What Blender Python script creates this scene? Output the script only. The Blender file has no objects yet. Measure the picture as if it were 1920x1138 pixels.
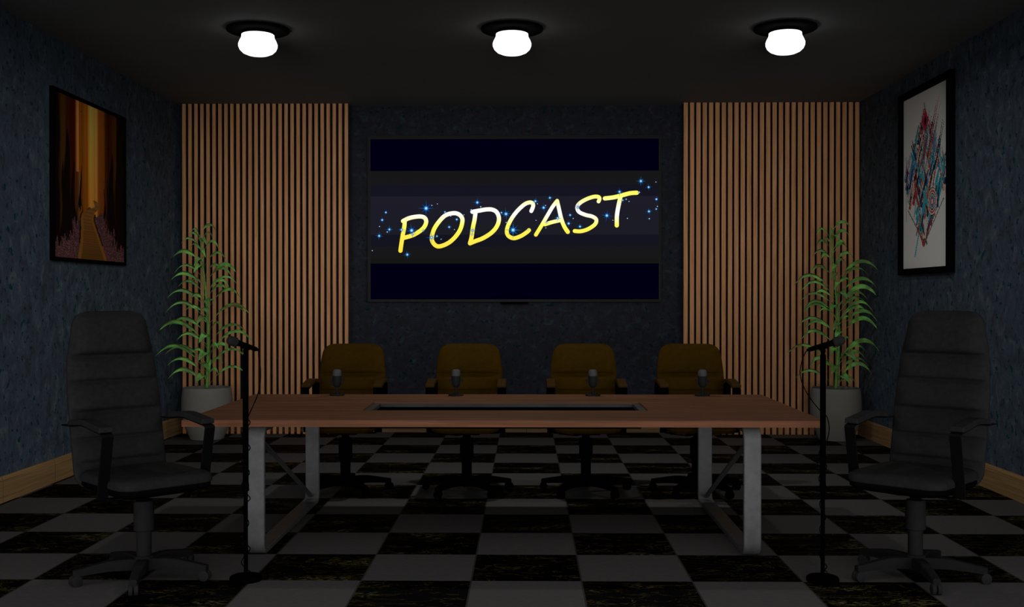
import bpy, bmesh, math, random
import numpy as np
from mathutils import Vector, Matrix
PI = math.pi
random.seed(7)
COL = bpy.context.scene.collection
SC = bpy.context.scene

# ------------------------------------------------------------------ helpers
def lin(c):
    c = c / 255.0
    return c / 12.92 if c <= 0.04045 else ((c + 0.055) / 1.055) ** 2.4
def L(rgb, k=1.0):
    return tuple(min(0.9, lin(v) / k) for v in rgb)

# how much light each orientation receives (measured), used to choose albedos
KF, KU, KC, KL, KR, KB = 0.40, 0.215, 0.060, 0.16, 0.105, 0.33

def new_obj(name, bm, mat, parent=None, loc=None, smooth=True, mats=None, autosm=True):
    me = bpy.data.meshes.new(name)
    bm.normal_update()
    bm.to_mesh(me); bm.free()
    for m in (mats or [mat]): me.materials.append(m)
    if smooth:
        for p in me.polygons: p.use_smooth = True
        if autosm:
            try: me.set_sharp_from_angle(angle=math.radians(38))
            except Exception: pass
    o = bpy.data.objects.new(name, me); COL.objects.link(o)
    if parent: o.parent = parent
    if loc: o.location = loc
    return o
def tag(o, label, cat, group=None):
    o['label'] = label; o['category'] = cat
    if group: o['group'] = group
    return o
def thing(name, label, cat, loc=(0, 0, 0), rz=0, group=None):
    o = bpy.data.objects.new(name, None); COL.objects.link(o)
    o.empty_display_size = 0.1
    o.location = loc; o.rotation_euler = (0, 0, rz)
    return tag(o, label, cat, group)
def struct(o):
    o['kind'] = 'structure'; return o
def copy_tree(o, parent=None):
    c = o.copy(); COL.objects.link(c)
    if parent: c.parent = parent
    for ch in [x for x in list(COL.objects) if x.parent == o]:
        copy_tree(ch, c)
    return c

def B(): return bmesh.new()
def box(bm, x0, x1, y0, y1, z0, z1, bev=0.0, mi=0, seg=2):
    r = bmesh.ops.create_cube(bm, size=1.0)
    vs = r['verts']
    bmesh.ops.scale(bm, vec=(x1 - x0, y1 - y0, z1 - z0), verts=vs)
    bmesh.ops.translate(bm, vec=((x0 + x1) / 2, (y0 + y1) / 2, (z0 + z1) / 2), verts=vs)
    if bev > 0:
        es = list({e for v in vs for e in v.link_edges})
        bmesh.ops.bevel(bm, geom=es, offset=bev, segments=seg, affect='EDGES', profile=0.5)
    return bm
def loft(bm, rings, closed=True, cap=True, loop=False):
    """rings: list of lists of points, all the same count"""
    vr = [[bm.verts.new(p) for p in r] for r in rings]
    n = len(rings[0])
    m = len(vr)
    for i in range(m if loop else m - 1):
        a, b = vr[i], vr[(i + 1) % m]
        for j in range(n if closed else n - 1):
            k = (j + 1) % n
            try: bm.faces.new((a[j], a[k], b[k], b[j]))
            except ValueError: pass
    if cap and not loop:
        bm.faces.new(list(reversed(vr[0]))); bm.faces.new(vr[-1])
    bmesh.ops.recalc_face_normals(bm, faces=bm.faces[:])
    return bm
def lathe(bm, prof, cx=0, cy=0, seg=32, cap=True):
    rings = [[(cx + r * math.cos(2 * PI * k / seg), cy + r * math.sin(2 * PI * k / seg), z) for k in range(seg)] for r, z in prof]
    return loft(bm, rings, cap=cap)
def frame_path(pts):
    pts = [Vector(p) for p in pts]; out = []
    up = Vector((0, 0, 1)); prev = None
    for i, p in enumerate(pts):
        t = (pts[min(i + 1, len(pts) - 1)] - pts[max(i - 1, 0)]).normalized()
        if prev is None:
            a = up.cross(t)
            if a.length < 1e-3: a = Vector((1, 0, 0)).cross(t)
            a.normalize()
        else:
            a = prev - t * prev.dot(t); a.normalize()
        prev = a
        out.append((p, t, a, t.cross(a)))
    return out
def tube(bm, pts, r, seg=8, cap=True):
    rr = r if isinstance(r, (list, tuple)) else [r] * len(pts)
    rings = []
    for (p, t, a, b), q in zip(frame_path(pts), rr):
        rings.append([tuple(p + a * (q * math.cos(2 * PI * k / seg)) + b * (q * math.sin(2 * PI * k / seg))) for k in range(seg)])
    return loft(bm, rings, cap=cap)
def sweep_rect(bm, pts, w, t, wdir, loop=False):
    """flat bar: width w along wdir, thickness t in the plane of the path"""
    P = [Vector(p) for p in pts]; wd = Vector(wdir).normalized(); rings = []
    n = len(P)
    for i, p in enumerate(P):
        if loop: tg = (P[(i + 1) % n] - P[(i - 1) % n]).normalized()
        else: tg = (P[min(i + 1, n - 1)] - P[max(i - 1, 0)]).normalized()
        nn = tg.cross(wd).normalized()
        e = min(w, t) * 0.14
        ring = []
        for su, sv in ((-1, -1), (1, -1), (1, 1), (-1, 1)):
            c = [(su * (w / 2 - e), sv * t / 2), (su * w / 2, sv * (t / 2 - e))]
            if su * sv < 0: pass
            if (su, sv) in ((-1, -1), (1, 1)): c = c[::-1]
            for (u, v) in c: ring.append(tuple(p + wd * u + nn * v))
        rings.append(ring)
    return loft(bm, rings, loop=loop)
def catmull(pts, n=6, closed=False):
    P = [Vector(p) for p in pts]; out = []
    m = len(P)
    rng = range(m if closed else m - 1)
    for i in rng:
        if closed: a, b, c, d = P[(i - 1) % m], P[i], P[(i + 1) % m], P[(i + 2) % m]
        else: a, b, c, d = P[max(i - 1, 0)], P[i], P[i + 1], P[min(i + 2, m - 1)]
        for k in range(n):
            t = k / n
            out.append(0.5 * ((2 * b) + (c - a) * t + (2 * a - 5 * b + 4 * c - d) * t * t + (3 * b - a - 3 * c + d) * t ** 3))
    if not closed: out.append(P[-1])
    return out
def interp(x, tab):
    if x <= tab[0][0]: return tab[0][1]
    for (a, va), (b, vb) in zip(tab, tab[1:]):
        if x <= b:
            t = (x - a) / (b - a); return va + (vb - va) * t
    return tab[-1][1]
def sp(v, e):
    return math.copysign(abs(v) ** e, v)

# ------------------------------------------------------------------ materials
def base_mat(name, rough=0.7, spec=0.25, metal=0.0):
    m = bpy.data.materials.new(name); m.use_nodes = True
    nt = m.node_tree; b = nt.nodes['Principled BSDF']
    b.inputs['Roughness'].default_value = rough
    b.inputs['Specular IOR Level'].default_value = spec
    b.inputs['Metallic'].default_value = metal
    return m, nt, b
def N(nt, t, **kw):
    n = nt.nodes.new(t)
    for k, v in kw.items(): setattr(n, k, v)
    return n
def ramp(nt, stops, interp='LINEAR'):
    r = N(nt, 'ShaderNodeValToRGB'); r.color_ramp.interpolation = interp
    el = r.color_ramp.elements
    while len(el) < len(stops): el.new(0.5)
    for e, (p, c) in zip(list(el), stops):
        e.position = p; e.color = (*c, 1)
    return r
def noise_mat(name, c0, c1, scale=(8, 8, 8), detail=3, rough=0.7, spec=0.2, lo=0.35, hi=0.65, bump=0.0, metal=0.0, dist=0.0):
    m, nt, b = base_mat(name, rough, spec, metal)
    tc = N(nt, 'ShaderNodeTexCoord'); mp = N(nt, 'ShaderNodeMapping')
    mp.inputs['Scale'].default_value = scale
    no = N(nt, 'ShaderNodeTexNoise'); no.inputs['Scale'].default_value = 1; no.inputs['Detail'].default_value = detail
    no.inputs['Distortion'].default_value = dist
    nt.links.new(tc.outputs['Object'], mp.inputs[0]); nt.links.new(mp.outputs[0], no.inputs['Vector'])
    r = ramp(nt, [(lo, c0), (hi, c1)])
    nt.links.new(no.outputs['Fac'], r.inputs[0]); nt.links.new(r.outputs[0], b.inputs['Base Color'])
    if bump:
        bp = N(nt, 'ShaderNodeBump'); bp.inputs['Strength'].default_value = bump; bp.inputs['Distance'].default_value = 0.01
        nt.links.new(no.outputs['Fac'], bp.inputs['Height']); nt.links.new(bp.outputs[0], b.inputs['Normal'])
    return m
def attr_mat(name, emit=False, strength=1.0):
    m, nt, b = base_mat(name, 0.85, 0.1)
    a = N(nt, 'ShaderNodeVertexColor'); a.layer_name = 'Col'
    if emit:
        b.inputs['Base Color'].default_value = (0, 0, 0, 1); b.inputs['Specular IOR Level'].default_value = 0.0
        nt.links.new(a.outputs[0], b.inputs['Emission Color']); b.inputs['Emission Strength'].default_value = strength
    else:
        nt.links.new(a.outputs[0], b.inputs['Base Color'])
    return m

def wall_mat(name, scale, kc):
    """dark slate blue mottled plaster paper with sparse teal-black flecks"""
    m, nt, b = base_mat(name, 0.9, 0.08)
    tc = N(nt, 'ShaderNodeTexCoord'); mp = N(nt, 'ShaderNodeMapping'); mp.inputs['Scale'].default_value = scale
    nt.links.new(tc.outputs['Object'], mp.inputs[0])
    n1 = N(nt, 'ShaderNodeTexNoise'); n1.inputs['Scale'].default_value = 3.2; n1.inputs['Detail'].default_value = 9; n1.inputs['Roughness'].default_value = 0.72
    n1.inputs['Distortion'].default_value = 0.7
    n2 = N(nt, 'ShaderNodeTexNoise'); n2.inputs['Scale'].default_value = 6.5; n2.inputs['Detail'].default_value = 5; n2.inputs['Roughness'].default_value = 0.6
    for n in (n1, n2): nt.links.new(mp.outputs[0], n.inputs['Vector'])
    tones = ([(18, 19, 20), (21, 21, 26), (22, 23, 29), (27, 34, 34)] if 'back' in name else [(17, 20, 22), (21, 26, 32), (23, 29, 35), (33, 37, 39)])  # one paper; the light level of each wall is baked into its tones
    r1 = ramp(nt, [(p, L(q, kc)) for p, q in zip((0.36, 0.47, 0.55, 0.64), tones)])
    r2 = ramp(nt, [(0.375, (1, 1, 1)), (0.395, (0, 0, 0))])
    nt.links.new(n1.outputs['Fac'], r1.inputs[0]); nt.links.new(n2.outputs['Fac'], r2.inputs[0])
    mx = N(nt, 'ShaderNodeMix', data_type='RGBA')
    mx.inputs[7].default_value = (*L((2, 17, 19), kc), 1)
    nt.links.new(r2.outputs[0], mx.inputs[0]); nt.links.new(r1.outputs[0], mx.inputs[6])
    nt.links.new(mx.outputs[2], b.inputs['Base Color'])
    return m
def wood_mat(name, c_dark, c_mid, c_light, scale, rough=0.6, spec=0.15, ring=None):
    m, nt, b = base_mat(name, rough, spec)
    tc = N(nt, 'ShaderNodeTexCoord'); mp = N(nt, 'ShaderNodeMapping'); mp.inputs['Scale'].default_value = scale
    nt.links.new(tc.outputs['Object'], mp.inputs[0])
    n1 = N(nt, 'ShaderNodeTexNoise'); n1.inputs['Scale'].default_value = 1; n1.inputs['Detail'].default_value = 6; n1.inputs['Roughness'].default_value = 0.6
    n1.inputs['Distortion'].default_value = 0.6
    nt.links.new(mp.outputs[0], n1.inputs['Vector'])
    r1 = ramp(nt, [(0.3, c_dark), (0.5, c_mid), (0.7, c_light)])
    nt.links.new(n1.outputs['Fac'], r1.inputs[0]); nt.links.new(r1.outputs[0], b.inputs['Base Color'])
    return m
def floor_mat():
    m, nt, b = base_mat('checkered_marble_tiles', 0.7, 0.02)
    S = 0.5559; Y0 = 5.4424
    tc = N(nt, 'ShaderNodeTexCoord')
    sub = N(nt, 'ShaderNodeVectorMath', operation='SUBTRACT'); sub.inputs[1].default_value = (-S / 2 * 1 + 0.0, Y0, 0)
    div = N(nt, 'ShaderNodeVectorMath', operation='DIVIDE'); div.inputs[1].default_value = (S, S, 1)
    nt.links.new(tc.outputs['Object'], sub.inputs[0]); nt.links.new(sub.outputs[0], div.inputs[0])
    fl = N(nt, 'ShaderNodeVectorMath', operation='FLOOR'); fr = N(nt, 'ShaderNodeVectorMath', operation='FRACTION')
    nt.links.new(div.outputs[0], fl.inputs[0]); nt.links.new(div.outputs[0], fr.inputs[0])
    sx = N(nt, 'ShaderNodeSeparateXYZ'); nt.links.new(fl.outputs[0], sx.inputs[0])
    ad = N(nt, 'ShaderNodeMath', operation='ADD'); nt.links.new(sx.outputs[0], ad.inputs[0]); nt.links.new(sx.outputs[1], ad.inputs[1])
    md = N(nt, 'ShaderNodeMath', operation='FLOORED_MODULO'); md.inputs[1].default_value = 2
    nt.links.new(ad.outputs[0], md.inputs[0])           # 0 -> black, 1 -> pale
    # grout
    sf = N(nt, 'ShaderNodeSeparateXYZ'); nt.links.new(fr.outputs[0], sf.inputs[0])
    ds = []
    for i in (0, 1):
        a = N(nt, 'ShaderNodeMath', operation='SUBTRACT'); a.inputs[1].default_value = 0.5; nt.links.new(sf.outputs[i], a.inputs[0])
        c = N(nt, 'ShaderNodeMath', operation='ABSOLUTE'); nt.links.new(a.outputs[0], c.inputs[0])
        g = N(nt, 'ShaderNodeMath', operation='GREATER_THAN'); g.inputs[1].default_value = 0.5 - (0.0075 if i == 0 else 0.005); nt.links.new(c.outputs[0], g.inputs[0])
        ds.append(g)
    gm = N(nt, 'ShaderNodeMath', operation='MAXIMUM'); nt.links.new(ds[0].outputs[0], gm.inputs[0]); nt.links.new(ds[1].outputs[0], gm.inputs[1])
    # veins, different in each tile
    off = N(nt, 'ShaderNodeVectorMath', operation='MULTIPLY_ADD'); off.inputs[1].default_value = (3.7, 5.3, 0)
    nt.links.new(fl.outputs[0], off.inputs[0]); nt.links.new(div.outputs[0], off.inputs[2])
    mp = N(nt, 'ShaderNodeMapping'); mp.inputs['Scale'].default_value = (1.5, 3.4, 1); mp.inputs['Rotation'].default_value = (0, 0, 0.22)
    nt.links.new(off.outputs[0], mp.inputs[0])
    n1 = N(nt, 'ShaderNodeTexNoise'); n1.inputs['Scale'].default_value = 1.0; n1.inputs['Detail'].default_value = 7; n1.inputs['Roughness'].default_value = 0.6; n1.inputs['Distortion'].default_value = 1.1
    n2 = N(nt, 'ShaderNodeTexNoise'); n2.inputs['Scale'].default_value = 0.9; n2.inputs['Detail'].default_value = 4
    n3 = N(nt, 'ShaderNodeTexNoise'); n3.inputs['Scale'].default_value = 9; n3.inputs['Detail'].default_value = 6; n3.inputs['Roughness'].default_value = 0.7
    for n in (n1, n2, n3): nt.links.new(mp.outputs[0], n.inputs['Vector'])
    a = N(nt, 'ShaderNodeMath', operation='SUBTRACT'); a.inputs[1].default_value = 0.5; nt.links.new(n1.outputs['Fac'], a.inputs[0])
    ab = N(nt, 'ShaderNodeMath', operation='ABSOLUTE'); nt.links.new(a.outputs[0], ab.inputs[0])
    vein = ramp(nt, [(0.0, (.8, .8, .8)), (0.007, (0, 0, 0))]); nt.links.new(ab.outputs[0], vein.inputs[0])
    patch = ramp(nt, [(0.55, (0, 0, 0)), (0.66, (1, 1, 1))]); nt.links.new(n2.outputs['Fac'], patch.inputs[0])
    fine = ramp(nt, [(0.50, (0, 0, 0)), (0.56, (1, 1, 1))]); nt.links.new(n3.outputs['Fac'], fine.inputs[0])
    pf = N(nt, 'ShaderNodeMath', operation='MULTIPLY'); nt.links.new(patch.outputs[0], pf.inputs[0]); nt.links.new(fine.outputs[0], pf.inputs[1])
    vm = N(nt, 'ShaderNodeMath', operation='MAXIMUM'); nt.links.new(pf.outputs[0], vm.inputs[0]); nt.links.new(vein.outputs[0], vm.inputs[1])
    veincol = ramp(nt, [(0.38, L((38, 8, 0), KU)), (0.5, L((34, 31, 2), KU)), (0.62, L((42, 40, 30), KU))]); nt.links.new(n3.outputs['Fac'], veincol.inputs[0])
    blk = N(nt, 'ShaderNodeMix', data_type='RGBA'); blk.inputs[6].default_value = (.0004, .0004, .0004, 1)
    nt.links.new(vm.outputs[0], blk.inputs[0]); nt.links.new(veincol.outputs[0], blk.inputs[7])
    wh = ramp(nt, [(0.3, L((32, 31, 31), KU)), (0.5, L((35, 34, 34), KU)), (0.7, L((39, 36, 34), KU))]); nt.links.new(n3.outputs['Fac'], wh.inputs[0])
    mx = N(nt, 'ShaderNodeMix', data_type='RGBA'); nt.links.new(md.outputs[0], mx.inputs[0]); nt.links.new(blk.outputs[2], mx.inputs[6]); nt.links.new(wh.outputs[0], mx.inputs[7])
    m2 = N(nt, 'ShaderNodeMix', data_type='RGBA'); nt.links.new(gm.outputs[0], m2.inputs[0]); nt.links.new(mx.outputs[2], m2.inputs[6]); m2.inputs[7].default_value = (*L((22, 21, 20), KU), 1)
    nt.links.new(m2.outputs[2], b.inputs['Base Color'])
    return m
def plank_mat(name, axis, k):
    m = wood_mat(name, L((50, 38, 23), k), L((60, 46, 28), k), L((68, 53, 33), k),
                 (26, 1.2, 60) if axis == 1 else (1.2, 26, 60))
    nt = m.node_tree; b = nt.nodes['Principled BSDF']
    src = b.inputs['Base Color'].links[0].from_socket
    tc = [n for n in nt.nodes if n.type == 'TEX_COORD'][0]
    s = N(nt, 'ShaderNodeSeparateXYZ'); nt.links.new(tc.outputs['Object'], s.inputs[0])
    d = N(nt, 'ShaderNodeMath', operation='DIVIDE'); d.inputs[1].default_value = 0.83; nt.links.new(s.outputs[axis], d.inputs[0])
    f = N(nt, 'ShaderNodeMath', operation='FRACT'); nt.links.new(d.outputs[0], f.inputs[0])
    c = N(nt, 'ShaderNodeMath', operation='LESS_THAN'); c.inputs[1].default_value = 0.008; nt.links.new(f.outputs[0], c.inputs[0])
    mx = N(nt, 'ShaderNodeMix', data_type='RGBA'); nt.links.new(c.outputs[0], mx.inputs[0]); nt.links.new(src, mx.inputs[6]); mx.inputs[7].default_value = (*L((38, 28, 16), k), 1)
    nt.links.new(mx.outputs[2], b.inputs['Base Color'])
    return m

# ------------------------------------------------------------------ room
XL, XR, YB, YF, ZC = -3.67, 3.47, 11.46, 4.75, 3.455
def room():
    wb = wall_mat('wallpaper_back', (3.6, 3.6, 3.6), .54)  # same paper as the sides, albedo dimmed against the stronger frontal light
    ws = wall_mat('wallpaper_sides', (3.6, 3.0, 2.4), 0.145)
    bm = B(); box(bm, XL - .1, XR + .1, YF, YB + .1, -.1, 0)
    struct(new_obj('floor', bm, floor_mat(), smooth=False))
    bm = B(); box(bm, XL - .1, XR + .1, YF, YB + .1, ZC, ZC + .1)
    cm = noise_mat('ceiling_paint', L((21, 21, 21), KC), L((22, 22, 22), KC), (3, 3, 3), rough=0.95, spec=0.05)
    struct(new_obj('ceiling', bm, cm, smooth=False))
    bm = B(); box(bm, XL - .1, XR + .1, YB, YB + .1, 0, ZC)
    struct(new_obj('wall_back', bm, wb, smooth=False))
    bm = B(); box(bm, XL - .1, XL, YF, YB, 0, ZC)
    struct(new_obj('wall_left', bm, ws, smooth=False))
    bm = B(); box(bm, XR, XR + .1, YF, YB, 0, ZC)
    struct(new_obj('wall_right', bm, ws, smooth=False))
    # moulded skirting: (distance from wall, height)
    prof = [(0, 0), (.030, 0), (.030, .030), (.026, .033), (.030, .036), (.030, .146), (.025, .150), (.028, .154), (.022, .172), (.014, .179), (0, .179)]
    def board(name, fn, a0, a1, m):
        bm = B()
        loft(bm, [[fn(d, a, z) for d, z in prof] for a in (a0, a1)])
        struct(new_obj(name, bm, m, smooth=False))
    board('baseboard_left', lambda d, a, z: (XL + d, a, z), YF, YB, plank_mat('oak_plank_sides', 1, 0.15))
    board('baseboard_right', lambda d, a, z: (XR - d, a, z), YF, YB, bpy.data.materials['oak_plank_sides'])
    board('baseboard_back', lambda d, a, z: (a, YB - d, z), XL + .03, XR - .03, plank_mat('oak_plank_back_dimmed', 0, 0.36))  # same oak as the sides, a copy darkened to offset the light here

def slats(x0, x1, w, label):
    bm = B(); n = 28; p = (x1 - x0 - w) / (n - 1)
    for i in range(n):
        a = x0 + i * p
        box(bm, a, a + w, 11.28, 11.30, 0.0, ZC - .002, bev=.002, seg=1)
    m = wood_mat('slat_wood', L((89, 59, 36), KB), L((103, 71, 45), KB), L((112, 81, 55), KB), (38, 3, 1.6))
    tag(new_obj('slat_panel', bm, m, smooth=False), label, 'wall panel')

# ------------------------------------------------------------------ ceiling lamps
def lamps():
    blk = noise_mat('lamp_black', (.001, .001, .001), (.0015, .0015, .0015), spec=0.02, rough=0.9)
    gl, nt, b = base_mat('lamp_glass_lit', 0.4, 0.3)
    b.inputs['Base Color'].default_value = (.9, .9, .88, 1)
    b.inputs['Emission Color'].default_value = (1, 1, 1, 1); b.inputs['Emission Strength'].default_value = 1.6
    first = None
    for x, lab in ((-2.02, 'round ceiling lamp, black disc with glowing globe, nearest the left wall'),
                   (-.107, 'round ceiling lamp with glowing globe, in the middle above the table'),
                   (1.937, 'round ceiling lamp, black disc with glowing globe, nearest the right wall')):
        if first is None:
            t = first = thing('ceiling_lamp', lab, 'ceiling lamp', (x, 8.13, ZC), 0, 'ceiling lamps in a row')
            bm = B(); lathe(bm, [(.20, 0), (.231, -.004), (.233, -.012), (.232, -.024), (.225, -.028), (.12, -.028), (.118, -.052)], seg=64)
            new_obj('ceiling_plate', bm, blk, t)
            bm = B(); lathe(bm, [(.112, -.045), (.121, -.052), (.122, -.068), (.126, -.08), (.137, -.1), (.145, -.122), (.144, -.142), (.134, -.165), (.112, -.186), (.08, -.2), (.04, -.208), (.004, -.21)], seg=64)
            new_obj('globe_shade', bm, gl, t)
        else:
            t = copy_tree(first); t.location.x = x; t['label'] = lab
        ld = bpy.data.lights.new('lamp_bulb', 'AREA'); ld.shape = 'DISK'; ld.size = .13; ld.energy = 1.0; ld.color = (1, .98, .95)
        lo = bpy.data.objects.new('bulb', ld); COL.objects.link(lo); lo.parent = t; lo.location = (0, 0, -.213)

# ------------------------------------------------------------------ television
def set_cols(me, cols):
    """cols: one linear rgb per loop"""
    ca = me.color_attributes.new('Col', 'FLOAT_COLOR', 'CORNER')
    flat = np.ones((len(me.loops), 4), dtype=np.float32); flat[:, :3] = cols
    ca.data.foreach_set('color', flat.ravel())
class Canvas:
    """flat printed or lit picture made of coloured facets; px -> local metres by a fixed scale"""
    def __init__(s, fn): s.v = []; s.f = []; s.c = []; s.fn = fn
    def poly(s, pts, cols, d):
        i = len(s.v)
        for p in pts: s.v.append(s.fn(p[0], p[1], d))
        s.f.append(tuple(range(i, i + len(pts))))
        if not isinstance(cols[0], (tuple, list)): cols = [cols] * len(pts)
        s.c += [tuple(lin(q) for q in c) for c in cols]
    def build(s, name, mat, parent=None, scale=1.0):
        me = bpy.data.meshes.new(name); me.from_pydata(s.v, [], s.f)
        set_cols(me, np.array(s.c) * scale); me.materials.append(mat)
        o = bpy.data.objects.new(name, me); COL.objects.link(o)
        if parent: o.parent = parent
        return o
def tv():
    t = thing('television', 'wide wall-mounted television showing yellow PODCAST lettering among blue stars', 'television', (-.127, YB, 1.38))
    ox, oy, oz = t.location
    dark = noise_mat('tv_plastic', L((21, 21, 20), .42), L((22, 22, 21), .42), rough=0.8, spec=0.05)
    bm = B(); box(bm, -1.672 - ox, 1.418 - ox, -.080, -.001, 0, 1.753, bev=.004)
    new_obj('housing', bm, dark, t)
    bm = B(); box(bm, -.269 - ox, .018 - ox, -.078, -.030, -.024, .001, bev=.003)
    o = new_obj('sensor_bar', bm, noise_mat('tv_sensor', (.0008,) * 3, (.001,) * 3, rough=0.9, spec=0.02), t)
    o['label'] = 'small black sensor bar'
    # glass front: a thin panel whose picture is made of lit facets
    sx = 3.03 / 540.2; sz = 1.685 / 300.0
    fn = lambda x, y, d: (-1.64 + (x - 694.8) * sx - ox, -.0805 - d * .0004, 3.093 - (y - 261) * sz - oz)
    c = Canvas(fn)
    def band(y0, y1, col, col2=None, d=0):
        c.poly([(694.8, y1), (1235, y1), (1235, y0), (694.8, y0)], [col2 or col, col2 or col, col, col], d)
    band(261, 320.5, (0, 0, 18)); band(494, 561, (0, 0, 18))
    band(320.5, 347, (22, 22, 22), (23, 23, 26)); band(347, 368, (20, 20, 31), (21, 20, 33)); band(368, 440, (29, 28, 39), (28, 28, 37))
    band(440, 462, (20, 20, 32), (20, 20, 30)); band(462, 484, (23, 23, 27), (23, 23, 24)); band(484, 494, (22, 22, 21))
    T = [(355, (255, 246, 90)), (366, (255, 255, 105)), (377, (255, 255, 175)), (388, (255, 255, 245)), (402, (255, 255, 255)), (412, (255, 255, 190)), (424, (255, 255, 95)), (440, (255, 240, 85)), (452, (255, 236, 78)), (475, (255, 226, 66))]
    def gcol(y):
        if y <= T[0][0]: return T[0][1]
        for (a, ca), (b, cb) in zip(T, T[1:]):
            if y <= b:
                k = (y - a) / (b - a); return tuple(ca[i] + (cb[i] - ca[i]) * k for i in range(3))
        return T[-1][1]
    def stroke(pts, w, closed=False, n=7, w1=None):
        P = catmull([(p[0], p[1], 0) for p in pts], n, closed)
        m = len(P)
        ws = [w + ((w1 or w) - w) * i / (m - 1) for i in range(m)]
        for ext, dd, shade in ((0.45, 1.0, (70, 45, 0)), (0, 2.0, None)):
            Ls, Rs = [], []
            for i, p in enumerate(P):
                a = P[(i - 1) % m] if closed else P[max(i - 1, 0)]; b = P[(i + 1) % m] if closed else P[min(i + 1, m - 1)]
                tg = (b - a).normalized(); nn = Vector((-tg.y, tg.x, 0)) * (ws[i] / 2 + ext)
                Ls.append(p + nn); Rs.append(p - nn)
            for i in range(m if closed else m - 1):
                j = (i + 1) % m
                q = [Ls[i], Rs[i], Rs[j], Ls[j]]
                ar = sum(q[k].x * q[(k + 1) % 4].y - q[(k + 1) % 4].x * q[k].y for k in range(4))
                if ar > 0: q = q[::-1]
                c.poly([(v.x, v.y) for v in q], [shade or gcol(v.y) for v in q], dd)
            if not closed:
                for e, ww in ((P[0], ws[0]), (P[-1], ws[-1])):
                    q = [(e.x + (ww / 2 + ext) * math.cos(-2 * PI * k / 16), e.y + (ww / 2 + ext) * math.sin(-2 * PI * k / 16)) for k in range(16)]
                    c.poly(q, [shade or gcol(v[1]) for v in q], dd)
    A = lambda x, y: (740 + x * .11458, 380 + y * .11458)      # measured on the left half of the screen
    D = lambda x, y: (930 + x * .16146, 320 + y * .16146)      # and on the right half
    W = 7.8
    stroke([A(*p) for p in ((95, 785), (108, 690), (135, 520), (158, 400), (166, 300))], W)
    stroke([A(*p) for p in ((138, 300), (230, 255), (330, 232), (430, 226), (495, 250), (518, 310), (490, 390), (420, 460), (300, 530), (150, 575))], W)
    stroke([A(*p) for p in ((960, 172), (1050, 190), (1105, 250), (1108, 330), (1070, 450), (985, 570), (870, 665), (730, 715), (650, 680), (610, 590), (640, 450), (720, 320), (830, 210))], W, True)
    stroke([A(*p) for p in ((1235, 665), (1262, 560), (1285, 400), (1310, 280), (1325, 165))], W)
    stroke([A(*p) for p in ((1275, 150), (1380, 132), (1500, 112), (1600, 115), (1675, 160), (1710, 260), (1680, 380), (1590, 490), (1450, 580), (1320, 630), (1235, 665))], W)
    stroke([D(*p) for p in ((412, 470), (432, 420), (430, 385), (395, 370), (330, 395), (240, 480), (170, 580), (130, 680), (140, 750), (205, 785), (290, 760), (360, 715), (385, 692))], W * .95)
    stroke([D(*p) for p in ((465, 745), (530, 640), (600, 520), (660, 420), (712, 352))], W * .9)
    stroke([D(*p) for p in ((712, 352), (730, 430), (760, 560), (795, 650), (835, 712))], W * .9, w1=W)
    stroke([D(*p) for p in ((570, 625), (650, 600), (745, 578))], W * .9)
    stroke([D(*p) for p in ((1192, 360), (1203, 330), (1190, 308), (1140, 305), (1060, 330), (980, 375), (945, 425), (965, 480), (1040, 515), (1120, 535), (1165, 570), (1150, 625), (1070, 680), (985, 705), (915, 702))], W * .92)
    stroke([D(*p) for p in ((1265, 325), (1370, 312), (1480, 285), (1560, 265), (1635, 260))], W)
    stroke([D(*p) for p in ((1445, 310), (1425, 400), (1405, 520), (1403, 638))], W)
    stars = [(440, 476, 45), (474, 459, 8), (507, 450, 4), (201, 500, 15), (179, 545, 18), (163, 583, 6), (222, 601, 20), (209, 616, 10), (161, 639, 22), (120, 726, 6), (328, 750, 22), (294, 603, 20), (354, 607, 40), (423, 607, 12), (360, 630, 15),
             (552, 498, 12), (586, 522, 8), (622, 542, 15), (577, 587, 15), (608, 602, 4), (504, 641, 12), (529, 659, 6), (472, 649, 30), (744, 442, 26), (764, 467, 10), (708, 485, 10), (665, 515, 4), (716, 607, 20), (712, 630, 12), (887, 502, 12),
             (914, 510, 32), (956, 605, 46), (915, 560, 8), (1088, 435, 20), (1100, 450, 6), (1137, 473, 26), (1148, 460, 7), (1174, 415, 16), (1092, 548, 4), (1150, 593, 5), (1220, 535, 20), (1155, 560, 12), (1294, 517, 15), (1312, 537, 6), (1285, 567, 22),
             (1352, 585, 18), (1340, 470, 22), (1511, 520, 32), (1547, 548, 4), (1586, 380, 22), (1605, 430, 12), (1625, 424, 10), (1642, 437, 6), (1633, 537, 6), (1703, 383, 12), (1712, 317, 26), (1758, 353, 18), (1801, 323, 5), (1804, 424, 18),
             (1760, 496, 20), (1803, 482, 12), (1810, 466, 6), (1762, 539, 10), (1045, 605, 8)]
    rs = random.Random(3)
    for zx, zy, s in stars:
        x, y = 660 + zx * .3163, 240 + zy * .3163; R = s * .3163 * 1.35
        cy = rs.random(); blue = (24, 90 + 60 * cy, 165 + 40 * cy) if s > 8 else (30, 70, 190)
        edge = (16, 18, 60)
        if s > 10:                               # soft halo
            n = 16; r0 = R * .42
            for k in range(n):
                a, b2 = -2 * PI * k / n, -2 * PI * (k + 1) / n
                c.poly([(x, y), (x + r0 * math.cos(a), y + r0 * math.sin(a)), (x + r0 * math.cos(b2), y + r0 * math.sin(b2))], [(20, 60, 130), (14, 20, 55), (14, 20, 55)], 0.5)
        rays = 8 if s > 10 else 4; a0 = rs.uniform(-.15, .15)
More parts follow.
